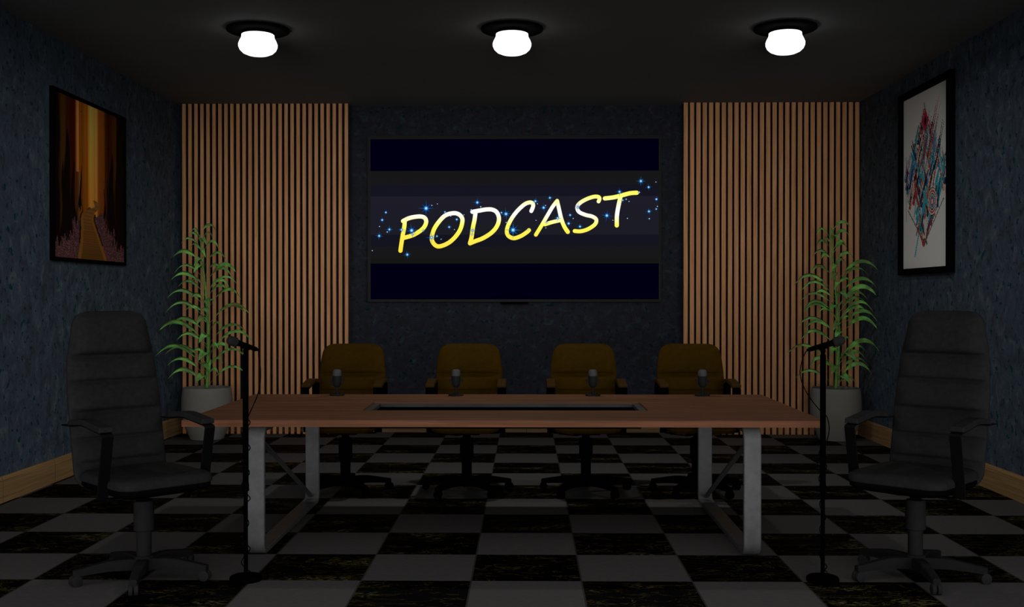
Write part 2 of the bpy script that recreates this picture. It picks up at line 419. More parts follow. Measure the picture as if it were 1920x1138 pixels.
        for k in range(rays):
            a = a0 + 2 * PI * k / rays; ll = R * (1 if k % 2 == 0 else .72); h = .40 + R * .022
            px, py = -math.sin(a) * h, math.cos(a) * h
            x1 = min(max(x + ll * math.cos(a), 695.2), 1234.6)
            c.poly([(x + px, y + py), (x1, y + ll * math.sin(a)), (x - px, y - py)], [blue, edge, blue], 3)
        r1 = .6 + R * .085
        c.poly([(x + r1 * math.cos(-2 * PI * k / 10), y + r1 * math.sin(-2 * PI * k / 10)) for k in range(10)], [(190, 225, 245)] * 10, 4)
        if s > 12:
            r2 = r1 * 1.8
            c.poly([(x + r2 * math.cos(-2 * PI * k / 10), y + r2 * math.sin(-2 * PI * k / 10)) for k in range(10)], [(50, 130, 200)] * 10, 3.5)
    o = c.build('screen', attr_mat('screen_glow', True), t)
    o['label'] = 'lit screen with yellow PODCAST lettering'

# ------------------------------------------------------------------ pictures
def raster(nx, ny, bg):
    return np.tile(np.array(bg, dtype=float), (ny, nx, 1))
def grid_picture(name, img, fn, mat, parent, k):
    ny, nx, _ = img.shape
    vs = [fn(i / nx, j / ny) for j in range(ny + 1) for i in range(nx + 1)]
    fs = [(j * (nx + 1) + i, j * (nx + 1) + i + 1, (j + 1) * (nx + 1) + i + 1, (j + 1) * (nx + 1) + i) for j in range(ny) for i in range(nx)]
    me = bpy.data.meshes.new(name); me.from_pydata(vs, [], fs)
    c = img / 255.0
    l = np.where(c <= .04045, c / 12.92, ((c + .055) / 1.055) ** 2.4) / k
    set_cols(me, np.repeat(np.clip(l.reshape(-1, 3), 0, .9), 4, axis=0))
    me.materials.append(mat)
    o = bpy.data.objects.new(name, me); COL.objects.link(o); o.parent = parent
    return o
def forest_picture():
    rs = np.random.RandomState(4)
    nx, ny = 150, 200
    U, V = np.meshgrid((np.arange(nx) + .5) / nx, (np.arange(ny) + .5) / ny)
    n1 = np.cumsum(rs.randn(nx) * .5); n1 -= np.linspace(n1[0], n1[-1], nx)
    streak = np.interp(np.arange(nx), np.arange(0, nx, 2), rs.rand(nx // 2))[None, :]
    us = [0, .03, .06, .10, .20, .265, .275, .30, .31, .33, .42, .44, .47, .53, .58, .60, .64, .68, .70, .76, .82, .86, .90, 1]
    R = [0, 2, 14, 24, 20, 22, 40, 90, 84, 52, 58, 60, 88, 96, 90, 66, 62, 56, 26, 20, 24, 30, 2, 0]
    G = [0, 0, 3, 14, 2, 2, 14, 58, 50, 26, 30, 32, 58, 64, 56, 34, 30, 26, 10, 1, 10, 12, 0, 0]
    Bc = [0, 0, 0, 2, 0, 0, 2, 30, 22, 2, 2, 4, 20, 26, 18, 6, 4, 2, 0, 0, 0, 2, 0, 0]
    img = np.stack([np.interp(U, us, R), np.interp(U, us, G), np.interp(U, us, Bc)], -1)
    fade = np.clip((V - .30) / .55, 0, 1)[..., None]
    mid = np.array([0.78, .72, .5])[None, None] + (1 - np.array([0.78, .72, .5]))[None, None] * fade
    img = img * mid * 1.12
    img *= (.82 + .36 * streak)[..., None]
    # pale narrow gap fades out lower down
    g = (np.abs(U - .30) < .022) & (V < .55); img[g] = img[g] * .35 + np.array([20, 6, 0]) * .3
    # ground
    def ground_h(u): return .33 - .20 * np.abs((u - .52) / .5) ** 1.1 + .03 * np.sin(u * 31)
    gh = ground_h(U)
    sp_ = rs.rand(ny, nx)
    gcol = np.stack([27 + 16 * (sp_ > .85), 15 + 10 * (sp_ > .9), 17 + 5 * (sp_ > .92)], -1) * (.7 + .5 * sp_[..., None]) * (1.1 - .2 * V[..., None])
    m = V < gh; img[m] = gcol[m]
    # dark flared trunks standing on the ground
    for c, w, fl, base, top in ((.035, .04, .05, .10, 1.3), (.165, .062, .05, .15, .80), (.245, .03, .05, .25, .62), (.115, .03, .06, .13, .6), (.345, .02, .035, .31, .60),
                                (.80, .06, .05, .20, .74), (.74, .02, .04, .26, .55), (.90, .05, .08, .13, .9), (.96, .06, .06, .10, 1.4), (.685, .015, .03, .30, .5)):
        ww = w + fl * np.exp(-np.clip(V - base, 0, 1) / .05)
        ww = ww * np.clip((top - V) / .35, 0, 1) ** .6
        jag = .025 * np.sin(U * 150 + c * 50) + .015 * np.sin(U * 61)
        d = np.abs(U - c + .01 * np.sin(V * 14 + c * 9)) / np.maximum(ww, 1e-4)
        a = (np.clip((1 - d) / .4, 0, 1) * (V > base + jag))[..., None]
        img = img * (1 - a) + np.array([2, 0, 0]) * a
    # plank path
    vv = [0, .1, .2, .26, .295, .325, .35, .375, .40]
    cc = [.515, .495, .46, .435, .45, .51, .59, .56, .53]
    hw = [.19, .14, .095, .075, .07, .06, .04, .032, .015]
    pc = np.interp(V, vv, cc); ph = np.interp(V, vv, hw)
    m = (np.abs(U - pc) < ph) & (V < .39)
    pl = .93 + .07 * np.sign(np.sin(60 * (1 - V) ** 3 * 3))
    pcol = np.stack([50 + 0 * V, 28 + 8 * V, 5 + 18 * V], -1) * pl[..., None] * (.75 + .8 * V[..., None])
    img[m] = pcol[m]
    m = (np.abs(np.abs(U - pc) - ph) < .012 + .01 * (1 - V)) & (V < .30); img[m] = np.array([52, 30, 6])
    m = (np.abs(U - pc) - ph < .035) & (np.abs(U - pc) - ph > .014) & (V < .3) & (V > .1); img[m] *= .25
    t = thing('framed_picture', 'framed print of a golden forest footpath on the left wall', 'picture', (XL, 9.04, 1.715), 0)
    ox, oy, oz = t.location
    y0, y1, z0, z1 = 8.28 - oy, 9.80 - oy, 0, 1.345
    fm = noise_mat('frame_black', (.0009,) * 3, (.0012,) * 3, rough=0.85, spec=0.03)
    bm = B()
    for a in ((y0, y0 + .035, z0, z1), (y1 - .035, y1, z0, z1), (y0 + .035, y1 - .035, z0, z0 + .03), (y0 + .035, y1 - .035, z1 - .03, z1)):
        box(bm, .001, .032, a[0], a[1], a[2], a[3], bev=.0015, seg=1)
    box(bm, .001, .018, y0 + .02, y1 - .02, z0 + .02, z1 - .02)
    new_obj('frame', bm, fm, t, smooth=False)
    grid_picture('print', img, lambda u, v: (.022, y0 + .033 + (y1 - y0 - .066) * u, z0 + .028 + (z1 - z0 - .056) * v), attr_mat('forest_print'), t, .11)
def abstract_picture():
    rs = random.Random(11)
    nx, ny = 110, 240
    W, H = .905, 1.51
    img = raster(nx, ny, (112, 112, 109))
    U, V = np.meshgrid((np.arange(nx) + .5) / nx * W, (np.arange(ny) + .5) / ny * H)
    def seg(x0, y0, x1, y1, w0, w1, col):
        dx, dy = x1 - x0, y1 - y0; l2 = dx * dx + dy * dy
        t = ((U - x0) * dx + (V - y0) * dy) / l2
        d = np.abs((U - x0) * dy - (V - y0) * dx) / math.sqrt(l2)
        m = (t > 0) & (t < 1) & (d < (w0 + (w1 - w0) * t) / 2)
        img[m] = col
    pal = [(14, 78, 88), (14, 78, 88), (20, 60, 90), (96, 18, 28), (100, 46, 16), (12, 24, 44), (6, 6, 8), (104, 104, 102), (60, 68, 74), (100, 92, 84), (24, 84, 92), (80, 30, 20), (16, 16, 20)]
    def inside(x, y):     # upright diamond-like field: u runs from far to near end of the wall
        k = (y - .20) / (1.36 - .20)
        hw = .40 * min(1, max(.05, 2.4 * min(k, 1 - k)) )
        return abs(x - .45) < hw and 0 < k < 1
    for i in range(230):
        for _ in range(20):
            x, y = rs.uniform(.03, .88), rs.uniform(.22, 1.34)
            if inside(x, y): break
        big = rs.random()
        l = rs.uniform(.10, .40); ang = math.radians(rs.choice([68, 72, 60, 75, 110, 115, 66, 122]) + rs.uniform(-6, 6))
        if y < .6 and rs.random() < .5: ang = math.radians(rs.choice([62, 118, 70]))
        dx, dy = math.cos(ang) * l / 2, math.sin(ang) * l / 2
        if not inside(x + dx * .8, y + dy * .8) or not inside(x - dx * .8, y - dy * .8): l *= .5; dx *= .5; dy *= .5
        seg(x - dx, y - dy, x + dx, y + dy, rs.uniform(.016, .05), rs.uniform(.002, .02), rs.choice(pal))
    for i in range(26):   # long fine splinters towards the upper near corner
        x, y = rs.uniform(.35, .72), rs.uniform(.8, 1.1); l = rs.uniform(.2, .42); a = math.radians(rs.uniform(62, 70))
        seg(x, y, min(.86, x + math.cos(a) * l), min(1.42, y + math.sin(a) * l), .02, .003, rs.choice(pal))
    for r, col in ((.16, (8, 8, 10)), (.15, (104, 104, 100)), (.13, (96, 18, 28)), (.11, (104, 104, 100)), (.095, (8, 8, 10)), (.08, (104, 104, 100)), (.07, (14, 78, 88)), (.05, (96, 18, 28)), (.03, (104, 104, 100))):
        img[(U - .60) ** 2 + ((V - .55) * .8) ** 2 < r * r * .36] = col
    for x0, y0, x1, y1, w, col in ((.25, .10, .42, .50, .02, (10, 84, 92)), (.44, .18, .30, .36, .02, (96, 18, 28)), (.44, .18, .60, .42, .02, (80, 30, 30)), (.44, .20, .82, .56, .012, (40, 42, 44)),
                                   (.44, .22, .10, .52, .012, (40, 42, 44)), (.44, 1.36, .34, 1.16, .014, (96, 24, 30)), (.44, 1.36, .58, 1.18, .014, (96, 24, 30)), (.06, .42, .06, 1.0, .010, (60, 62, 64))):
        seg(x0, y0, x1, y1, w, w, col)
    img[(np.abs(U - .46) / .07 + np.abs(V - 1.25) / .10) < 1] = (96, 18, 30)
    img[(np.abs(U - .46) / .03 + np.abs(V - 1.25) / .045) < 1] = (10, 10, 12)
    n = np.array([[rs.uniform(-3, 3) for _ in range(nx)] for _ in range(ny)])[..., None]
    img = np.clip(img + n * .6, 0, 255)
    t = thing('framed_picture', 'framed abstract print of coloured shards on white, on the right wall', 'picture', (XR, 9.415, 1.63), 0)
    ox, oy, oz = t.location
    fm = bpy.data.materials['frame_black']
    y0, y1, z0, z1 = 8.80 - oy, 10.03 - oy, 0, 1.645
    bm = B(); w = .09
    for a in ((y0, y0 + w, z0, z1), (y1 - w, y1, z0, z1), (y0 + w, y1 - w, z0, z0 + .055), (y0 + w, y1 - w, z1 - .06, z1)):
        box(bm, -.045, -.001, a[0], a[1], a[2], a[3], bev=.002, seg=1)
    box(bm, -.018, -.001, y0 + .02, y1 - .02, z0 + .02, z1 - .02)
    new_obj('frame', bm, fm, t, smooth=False)
    grid_picture('print', img, lambda u, v: (-.022, y1 - w + .001 - (y1 - y0 - 2 * w + .002) * u, z0 + .054 + (z1 - z0 - .113) * v), attr_mat('abstract_print'), t, .175)

# ------------------------------------------------------------------ table
TZ = .752
def table():
    t = thing('conference_table', 'long wooden conference table on two white metal loop legs', 'table', (-.13, 6.745, 0))
    ox, oy = t.location.x, t.location.y
    wood = wood_mat('walnut_top', L((58, 38, 24), .47), L((69, 44, 30), .47), L((82, 52, 38), .47), (1.4, 16, 30), rough=0.6, spec=0.04)
    x0, x1, y0, y1 = -1.905 - ox, 1.638 - ox, 5.945 - oy, 7.545 - oy
    hx0, hx1, hy0, hy1 = -.985 - ox, .730 - ox, 6.475 - oy, 6.985 - oy
    bm = B(); z0, z1 = .715, TZ
    # top with a rectangular well
    outer = [(x0, y0), (x1, y0), (x1, y1), (x0, y1)]; inner = [(hx0, hy0), (hx1, hy0), (hx1, hy1), (hx0, hy1)]
    vo = [[bm.verts.new((x, y, z)) for x, y in outer] for z in (z0, z1)]; vi = [[bm.verts.new((x, y, z)) for x, y in inner] for z in (z0, z1)]
    for k in range(4):
        j = (k + 1) % 4
        bm.faces.new((vo[1][k], vo[1][j], vi[1][j], vi[1][k])); bm.faces.new((vo[0][j], vo[0][k], vi[0][k], vi[0][j]))
        bm.faces.new((vo[0][k], vo[0][j], vo[1][j], vo[1][k])); bm.faces.new((vi[0][j], vi[0][k], vi[1][k], vi[1][j]))
    bmesh.ops.recalc_face_normals(bm, faces=bm.faces[:])
    es = [e for e in bm.edges if all(v in vo[1] for v in e.verts) or (e.verts[0] in vo[0]) != (e.verts[1] in vo[0]) and all(v in vo[0] + vo[1] for v in e.verts)]
    bmesh.ops.bevel(bm, geom=es, offset=.003, segments=2, affect='EDGES')
    new_obj('tabletop', bm, wood, t, smooth=False)
    fr = noise_mat('channel_trim', L((36, 36, 35), .5), L((42, 42, 41), .5), (9, 9, 9), rough=.5, spec=.2)
    bm = B()
    def fr_box(a, b, c, d): box(bm, a, b, c, d, .722, .743, bev=.001, seg=1)
    w = .045
    fr_box(hx0 + .001, hx0 + w, hy0 + .001, hy1 - .001); fr_box(hx1 - w, hx1 - .001, hy0 + .001, hy1 - .001)
    fr_box(hx0 + w, hx1 - w, hy0 + .001, hy0 + .03); fr_box(hx0 + w, hx1 - w, hy1 - .03, hy1 - .001)
    o = new_obj('channel_trim', bm, fr, t, smooth=False); o['label'] = 'grey metal rim of the cable well'
    bm = B()
    a, b2, c, d = hx0 + w - .004, hx1 - w + .004, hy0 + .026, hy1 - .026
    box(bm, a, b2, c, d, .640, .646)
    for q in ((a, a + .004, c, d), (b2 - .004, b2, c, d), (a, b2, c, c + .004), (a, b2, d - .004, d)): box(bm, *q, .646, .722)
    o = new_obj('cable_tray', bm, noise_mat('tray_black', (.0006,) * 3, (.0009,) * 3, rough=.95, spec=.0), t, smooth=False); o['label'] = 'black sunken cable tray'
    steel = noise_mat('galvanised_white', L((60, 60, 60), .8), L((69, 69, 69), .8), (22, 22, 22), detail=5, rough=.55, spec=.3)
    for cx, cl in ((-1.495, -1), (1.2425, 1)):
        bm = B()
        ya, yb, za, zb, r = 5.965 - oy, 7.54 - oy, .016, .699, .06
        pts = []
        for (qy, qz, a0) in ((yb - r, za + r, -90), (yb - r, zb - r, 0), (ya + r, zb - r, 90), (ya + r, za + r, 180)):
            for k in range(9):
                an = math.radians(a0 + 90 * k / 8); pts.append((cx - ox, qy + r * math.cos(an), qz + r * math.sin(an)))
        sweep_rect(bm, pts, .096, .030, (1, 0, 0), loop=True)
        lg = new_obj('leg', bm, steel, t)
        bm = B()
        a = Vector((cx - ox, ya + .03, .655)); b3 = Vector((cx - ox, yb - .05, .05))
        sweep_rect(bm, [a, b3], .032, .012, (1, 0, 0))
        new_obj('diagonal_brace', bm, noise_mat('brace_grey' + str(cl), L((50, 50, 50), .6), L((54, 54, 54), .6), (20,) * 3, rough=.5), lg, smooth=False)

# ------------------------------------------------------------------ desk microphones
def desk_mics():
    body = noise_mat('mic_body', L((20, 21, 22), .6), L((23, 24, 25), .6), (60,) * 3, rough=.6, spec=.03)
    gr = noise_mat('mic_grille', L((40, 41, 42), .52), L((48, 49, 50), .52), (400,) * 3, rough=.6, spec=.2, bump=.3)
    t0 = None
    for x, lab in ((-1.307, 'small desk microphone on the table, first from the left'), (-.485, 'small desk microphone on the table, second from the left'),
                   (.457, 'small desk microphone on the table, third from the left'), (1.21, 'small desk microphone on the table, farthest right')):
        if t0 is None:
            t = t0 = thing('desk_microphone', lab, 'microphone', (x, 7.45, TZ), 0, 'desk microphones along the far table edge')
            bm = B(); lathe(bm, [(.046, 0), (.052, .003), (.052, .008), (.047, .011), (.014, .012)], seg=40); new_obj('base', bm, body, t)
            bm = B(); lathe(bm, [(.012, .011), (.012, .024), (.0085, .028), (.0075, .045), (.008, .058)], seg=20); new_obj('stem', bm, body, t)
            bm = B()
            pts = []
            for k in range(17):
                a = PI * (1 + k / 16.0)
                pts.append((.043 * math.cos(a), 0, .107 + .052 * math.sin(a) - .0 * k))
            sweep_rect(bm, pts, .008, .004, (0, 1, 0))
            for s in (-1, 1):
                box(bm, s * .043 - .006, s * .043 + .006, -.007, .007, .098, .120, bev=.003)
                lathe_pts = [(s * .030, 0, .108), (s * .045, 0, .108)]
                tube(bm, lathe_pts, .004, 10)
            new_obj('yoke', bm, body, t)
            bm = B(); lathe(bm, [(.004, .056), (.016, .060), (.024, .070), (.028, .084), (.030, .105), (.0305, .130), (.031, .136)], seg=32); new_obj('microphone_body', bm, body, t)
            bm = B(); lathe(bm, [(.030, .136), (.0305, .140), (.0305, .155), (.029, .167), (.025, .176), (.018, .1795), (.003, .181)], seg=32)
            o = new_obj('grille', bm, gr, t); o['label'] = 'pale grey grille cap'
        else:
            t = copy_tree(t0); t.location.x = x; t['label'] = lab

# ------------------------------------------------------------------ microphone stands
def mic_stand(x, y, label, mlabel, mdir, cable, cl_label, wraps):
    blk = bpy.data.materials.get('stand_black') or noise_mat('stand_black', (.0005,) * 3, (.0009,) * 3, rough=.9, spec=.0)
    t = thing('microphone_stand', label, 'microphone stand', (x, y, 0), 0, None)
    bm = B(); lathe(bm, [(.077, 0), (.0805, .004), (.0805, .018), (.074, .024), (.02, .026)], seg=48); new_obj('base', bm, blk, t)
    bm = B(); lathe(bm, [(.0105, .024), (.0105, .47), (.0105, .475)], seg=20); new_obj('pole', bm, blk, t)
    bm = B(); lathe(bm, [(.0145, .465), (.0145, 1.135), (.0125, 1.142)], seg=20); new_obj('upper_tube', bm, blk, t)
    bm = B(); lathe(bm, [(.0165, .452), (.0165, .488)], seg=20); new_obj('height_collar', bm, blk, t)
    bm = B(); box(bm, .012, .032, -.010, .010, .024, .040, bev=.002); new_obj('cable_clip', bm, blk, t)
    # clip cradle
    d = Vector(mdir).normalized(); c = Vector((0, 0, 1.186))
    bm = B(); lathe(bm, [(.0105, 1.135), (.0105, 1.150), (.013, 1.154), (.013, 1.166), (.008, 1.170)], seg=18)
    tube(bm, [c - d * .022 - Vector((0, 0, .004)), c + d * .022 - Vector((0, 0, .004))], .0158, 14)
    new_obj('clip', bm, blk, t)
    # the microphone itself rests in the clip
    m = thing('handheld_microphone', mlabel, 'microphone', (x, y, 1.186))
    hb = bpy.data.materials.get('handmic_black') or noise_mat('handmic_black', (.0009,) * 3, (.0016,) * 3, rough=.8, spec=.01)
    hg = bpy.data.materials.get('handmic_grille') or noise_mat('handmic_grille', L((22, 22, 22), .65), L((29, 29, 29), .65), (300,) * 3, rough=.8, spec=.03, bump=.4)
    def along(prof):
        P = [d * (s + .02) for s, r in prof]; return P, [r for s, r in prof]
    bm = B(); P, R = along([(-.092, .009), (-.087, .0115), (-.03, .0132), (.02, .015), (.035, .018), (.040, .0195)]); tube(bm, P, R, 20); new_obj('handle', bm, hb, m)
    bm = B(); P, R = along([(.040, .022), (.044, .0245), (.052, .0245), (.054, .023)]); tube(bm, P, R, 24); new_obj('ring', bm, hg, m)
    bm = B(); P, R = along([(.036, .018), (.042, .023), (.055, .0238), (.068, .0240), (.078, .0220), (.086, .017), (.091, .010), (.093, .003)]); tube(bm, P, R, 24); new_obj('grille', bm, hg, m)
    bm = B(); P, R = along([(-.104, .006), (-.091, .0075)]); tube(bm, P, R, 12); new_obj('plug', bm, hb, m)
    # cable: hanging loop, then wound round the pole down to the base
    tail = Vector((x, y, 1.186)) - d * .083
    pts = [tail] + [Vector((x + a, y + b, z)) for a, b, z in cable]
    zz = cable[-1][2]; n = wraps * 12
    a0 = math.atan2(cable[-1][1], cable[-1][0])
    rs = random.Random(int(abs(x) * 100))
    offs = [rs.choice((0, .002, .009)) for _ in range(wraps * 2 + 2)]
    for k in range(1, n + 1):
        f = k / n; z = zz + (.055 - zz) * f
        a = a0 + 2 * PI * wraps * f
        rr = (.0185 if z > .475 else .0145) + offs[int(k / 6)] * math.sin(PI * (k % 6) / 6) ** 2 * (.5 if z > .45 else 1)
        pts.append(Vector((x + rr * math.cos(a), y + rr * math.sin(a), z)))
    pts.append(Vector((x + .022, y, .045)))
    bm = B(); tube(bm, catmull(pts, 4), .0027, 6)
    tag(new_obj('microphone_cable', bm, hb), cl_label, 'cable')

# ------------------------------------------------------------------ office chairs
def sup_ring(w, d0, d1, z, n=40, ex=.38, ey=.62, y0=0.0):
    """closed section: half width w, front depth d0 (towards -y) and rear depth d1"""
    out = []
    for k in range(n):
        a = 2 * PI * k / n; cx, sy = sp(math.cos(a), ex), sp(math.sin(a), ey)
        out.append((w * cx, y0 + (d1 if sy > 0 else d0) * sy, z))
    return out
def round_rect(hw, y0, y1, r, z, n=7):
    out = []
    for cx, cy, a0 in ((hw - r, y0 + r, -90), (hw - r, y1 - r, 0), (-hw + r, y1 - r, 90), (-hw + r, y0 + r, 180)):
        for k in range(n):
            a = math.radians(a0 + 90 * k / (n - 1)); out.append((cx + r * math.cos(a), cy + r * math.sin(a), z))
    return out
def office_chair(name, label, cat, loc, rz, group, M, ztop, halfs, creases, amps, base_rot=0.0, tail=True, armx=.258, pad_w=.066):
    t = thing(name, label, cat, loc, rz, group)
    # --- five-star base
    bm = B(); lathe(bm, [(.030, .042), (.047, .046), (.050, .060), (.050, .108), (.044, .118), (.036, .120)], seg=28)
    hub = new_obj('star_base', bm, M['base'], t); hub.rotation_euler = (0, 0, base_rot)
    for k in range(5):
        a = -PI / 2 + PI / 5 + 2 * PI * k / 5; ca, sa = math.cos(a), math.sin(a)
        def at(r, s, z): return (r * ca - s * sa, r * sa + s * ca, z)
        rings = []
        for r, hw, zb, zt in ((.040, .030, .052, .108), (.12, .027, .058, .112), (.17, .025, .060, .110), (.25, .022, .056, .096), (.318, .021, .050, .083), (.338, .018, .050, .080)):
            e = .006
            rings.append([at(r, -hw, zb), at(r, hw, zb), at(r, hw, zt - e), at(r, hw - e, zt), at(r, -hw + e, zt), at(r, -hw, zt - e)])
        bm = B(); loft(bm, rings); new_obj('base_arm', bm, M['base'], hub, smooth=False)
        bm = B()
        sw = PI / 2 + 0.6 * math.sin(k * 2.3)
        cs = Vector(at(.325, 0, .027)); ax = Vector((math.cos(a + sw), math.sin(a + sw), 0))
        for s in (-1, 1):
            p = cs + ax * (s * .013)
            tube(bm, [p - ax * .010, p - ax * .008, p + ax * .008, p + ax * .010], [.023, .027, .027, .023], 20)
        tube(bm, [cs, cs + Vector((0, 0, .034))], .009, 10)
        new_obj('caster', bm, M['caster'], hub)
    bm = B(); lathe(bm, [(.037, .110), (.037, .250)], seg=28); new_obj('gas_cylinder', bm, M['base'], t)
    bm = B(); lathe(bm, [(.044, .246), (.050, .250), (.050, .385), (.044, .397), (.028, .399)], seg=28); new_obj('column_sleeve', bm, M['base'], t)
    bm = B(); lathe(bm, [(.026, .395), (.030, .425), (.05, .430)], seg=20); box(bm, -.10, .10, -.12, .12, .430, .462, bev=.008); new_obj('tilt_mechanism', bm, M['dark'], t)
    bm = B()
    tube(bm, catmull([(-.03, -.03, .425), (-.07, -.035, .418), (-.11, -.04, .423), (-.20, -.05, .432)], 5), .0045, 6)
    tube(bm, catmull([(.03, -.03, .425), (.07, -.035, .430), (.11, -.04, .436), (.19, -.05, .436)], 5), .0045, 6)
    new_obj('lever', bm, M['dark'], t)
    # --- seat: shell and cushion
    bm = B()
    loft(bm, [round_rect(.20, -.24, .20, .09, .455), round_rect(.235, -.285, .235, .09, .468), round_rect(.245, -.298, .245, .08, .486), round_rect(.243, -.296, .243, .08, .499)])
    new_obj('seat_shell', bm, M['shell'], t)
    bm = B()
    loft(bm, [round_rect(.240, -.293, .24, .08, .499), round_rect(.249, -.303, .248, .08, .506), round_rect(.251, -.305, .250, .08, .522), round_rect(.246, -.298, .245, .08, .538),
              round_rect(.232, -.28, .23, .08, .549), round_rect(.19, -.235, .19, .08, .554), round_rect(.10, -.14, .1, .05, .553)])
    new_obj('seat', bm, M['leather'], t)
    # --- backrest
    bt = [(.44, .262), (.54, .290), (.72, .330), (.90, .368), (1.08, .402), (1.25, .423), (1.36, .430)]
    z0 = .455
    cr = [z0] + creases + [ztop]
    rings = []; nz = 96
    for i in range(nz + 1):
        f = i / nz; z = z0 + (ztop - z0) * f
        yb = interp(z, bt)
        w = interp(z, halfs)
        rt = .075; q = ztop - z
        if q < rt: w = w - rt + math.sqrt(max(rt * rt - (rt - q) ** 2, 0)) * 1.0
        rb = .05; q2 = z - z0
        if q2 < rb: w = w - rb * .6 + .6 * math.sqrt(max(rb * rb - (rb - q2) ** 2, 0))
        endr = min(1, math.sqrt(max(min(q, q2) / .03, 0)) * .85 + .15)
        # padded rolls: fullest in their lower third, pinched at each crease
        for (a, b), amp in zip(zip(cr, cr[1:]), amps):
            if a <= z <= b:
                s = (z - a) / (b - a)
                bulge = amp * (math.sin(PI * s ** .45) ** .7 if 0 < s < 1 else 0)
                break
        n = 44; ring = []
        for k in range(n):
            an = 2 * PI * k / n; cx, sy = sp(math.cos(an), .42), sp(math.sin(an), .7)
            xx = w * cx; u = abs(cx)
            wrap = -.030 * u ** 2.5
            d = ((.022 + bulge * (1 - u ** 6)) if sy < 0 else .034) * endr
            ring.append((xx, yb + wrap + d * sy, z))
        rings.append(ring)
    bm = B(); loft(bm, rings); new_obj('backrest', bm, M['leather'], t, autosm=False)
    # rear bracket joining back and seat
    bm = B(); sweep_rect(bm, catmull([(0, .08, .447), (0, .22, .440), (0, .312, .468), (0, .345, .56), (0, .366, .68)], 5), .09, .012, (1, 0, 0)); new_obj('back_bracket', bm, M['dark'], t)
    # --- armrests
    for s in (-1, 1):
        bm = B()
        path = [(s * .12, -.125, .451), (s * .22, -.125, .449), (s * (armx - .012), -.128, .452), (s * armx, -.130, .468), (s * armx, -.150, .60), (s * armx, -.178, .74), (s * armx, -.184, .760)]
        # flat strap: outwards below the seat, up, then bent back under the pad
        sweep_rect(bm, [path[0], path[1], path[2]], .055, .007, (0, 1, 0))
        P2 = [(armx * s, -.120, .452), (armx * s, -.150, .60), (armx * s, -.182, .745), (armx * s, -.186, .760), (armx * s, -.180, .769), (armx * s, -.165, .773), (armx * s, .02, .795), (armx * s, .06, .797), (armx * s, .19, .783), (armx * s, .30, .780)]
        if not tail: P2 = P2[:-1] + [(armx * s, .20, .755), (armx * s, .205, .60), (armx * s, .20, .50)]
        sweep_rect(bm, P2, .056, .007, (1, 0, 0))
        if not tail: sweep_rect(bm, [(s * .16, .20, .478), (armx * s, .20, .478), ], .05, .007, (0, 1, 0)); 
        new_obj('arm_frame', bm, M['arm'], t, smooth=False)
        bm = B(); rings = []
        for yy, zc in ((-.172, .780), (-.166, .781), (-.10, .788), (.0, .8005), (.04, .8035), (.08, .802), (.17, .794), (.20, .789), (.205, .788)):
            e = .010 if yy in (-.172, .205) else 0
            rings.append([(s * armx + xx * pad_w / 2 * (1 - e * 8), yy, zc + zz - .000) for xx, zz in ((-1, -.002 + e / 2), (1, -.002 + e / 2), (1, .016 - e / 2), (.86, .024 - e), (-.86, .024 - e), (-1, .016 - e / 2))])
        loft(bm, rings); new_obj('armrest_pad', bm, M['pad'], t, smooth=False)
    return t

def chairs():
    blk = noise_mat('chair_base_black', (.0006,) * 3, (.001,) * 3, rough=.9, spec=.0)
    tan = noise_mat('amber_leather', L((41, 28, 0), .85), L((46, 31, 1), .85), (30,) * 3, rough=.7, spec=.02)
    pad = noise_mat('amber_pad', L((46, 32, 10), .8), L((50, 34, 14), .8), (30,) * 3, rough=.7, spec=.03)
    M = dict(base=blk, caster=blk, dark=blk, shell=tan, leather=tan, arm=blk, pad=pad)
    hb = [(.44, .232), (.52, .25), (.72, .256), (.86, .254), (.95, .244), (1.02, .232), (1.08, .222)]
    labs = ['amber leather swivel chair behind the table, farthest left', 'amber leather swivel chair behind the table, second from the left',
            'amber leather swivel chair behind the table, third from the left', 'amber leather swivel chair behind the table, farthest right']
    c0 = None
    for x, lab in zip((-1.332, -.438, .437, 1.250), labs):
        if c0 is None:
            c0 = office_chair('office_chair', lab, 'chair', (x, 7.943, 0), 0, 'amber chairs behind the table', M, 1.072, hb, [.600, .722, .852], [.018, .022, .026, .030], tail=False)
        else:
            c = copy_tree(c0); c.location.x = x; c['label'] = lab
    lea = noise_mat('black_leather', L((16, 16, 16), .43), L((19, 19, 19), .43), (40,) * 3, rough=.7, spec=.03)
    gb = noise_mat('grey_plastic', L((20, 20, 20), .62), L((22, 22, 22), .62), (20,) * 3, rough=.8, spec=.02)
    gc = noise_mat('grey_caster', L((26, 26, 26), .6), L((28, 28, 28), .6), (20,) * 3, rough=.8, spec=.02)
    bs = noise_mat('black_shell', (.0012,) * 3, (.002,) * 3, rough=.8, spec=.0)
    ar = noise_mat('arm_steel_black', (.0015,) * 3, (.0022,) * 3, rough=.45, spec=.08)
    M2 = dict(base=gb, caster=gc, dark=bs, shell=bs, leather=lea, arm=ar, pad=lea)
    hh = [(.44, .225), (.52, .25), (.90, .25), (1.08, .24), (1.18, .224), (1.25, .209), (1.36, .195)]
    for loc, rz, lab, br in (((-1.945, 5.47, 0), math.radians(45), 'tall black leather executive chair at left, in front of the forest picture', math.radians(2)),
                             ((1.985, 5.54, 0), math.radians(-42), 'tall black leather executive chair at right, beside the right microphone stand', math.radians(3))):
        office_chair('executive_chair', lab, 'chair', loc, rz, 'tall black chairs in the foreground', M2, 1.357, hh, [.585, .70, .84, .993, 1.13], [.024, .036, .044, .050, .052, .072], base_rot=br, tail=True, armx=.268, pad_w=.07)

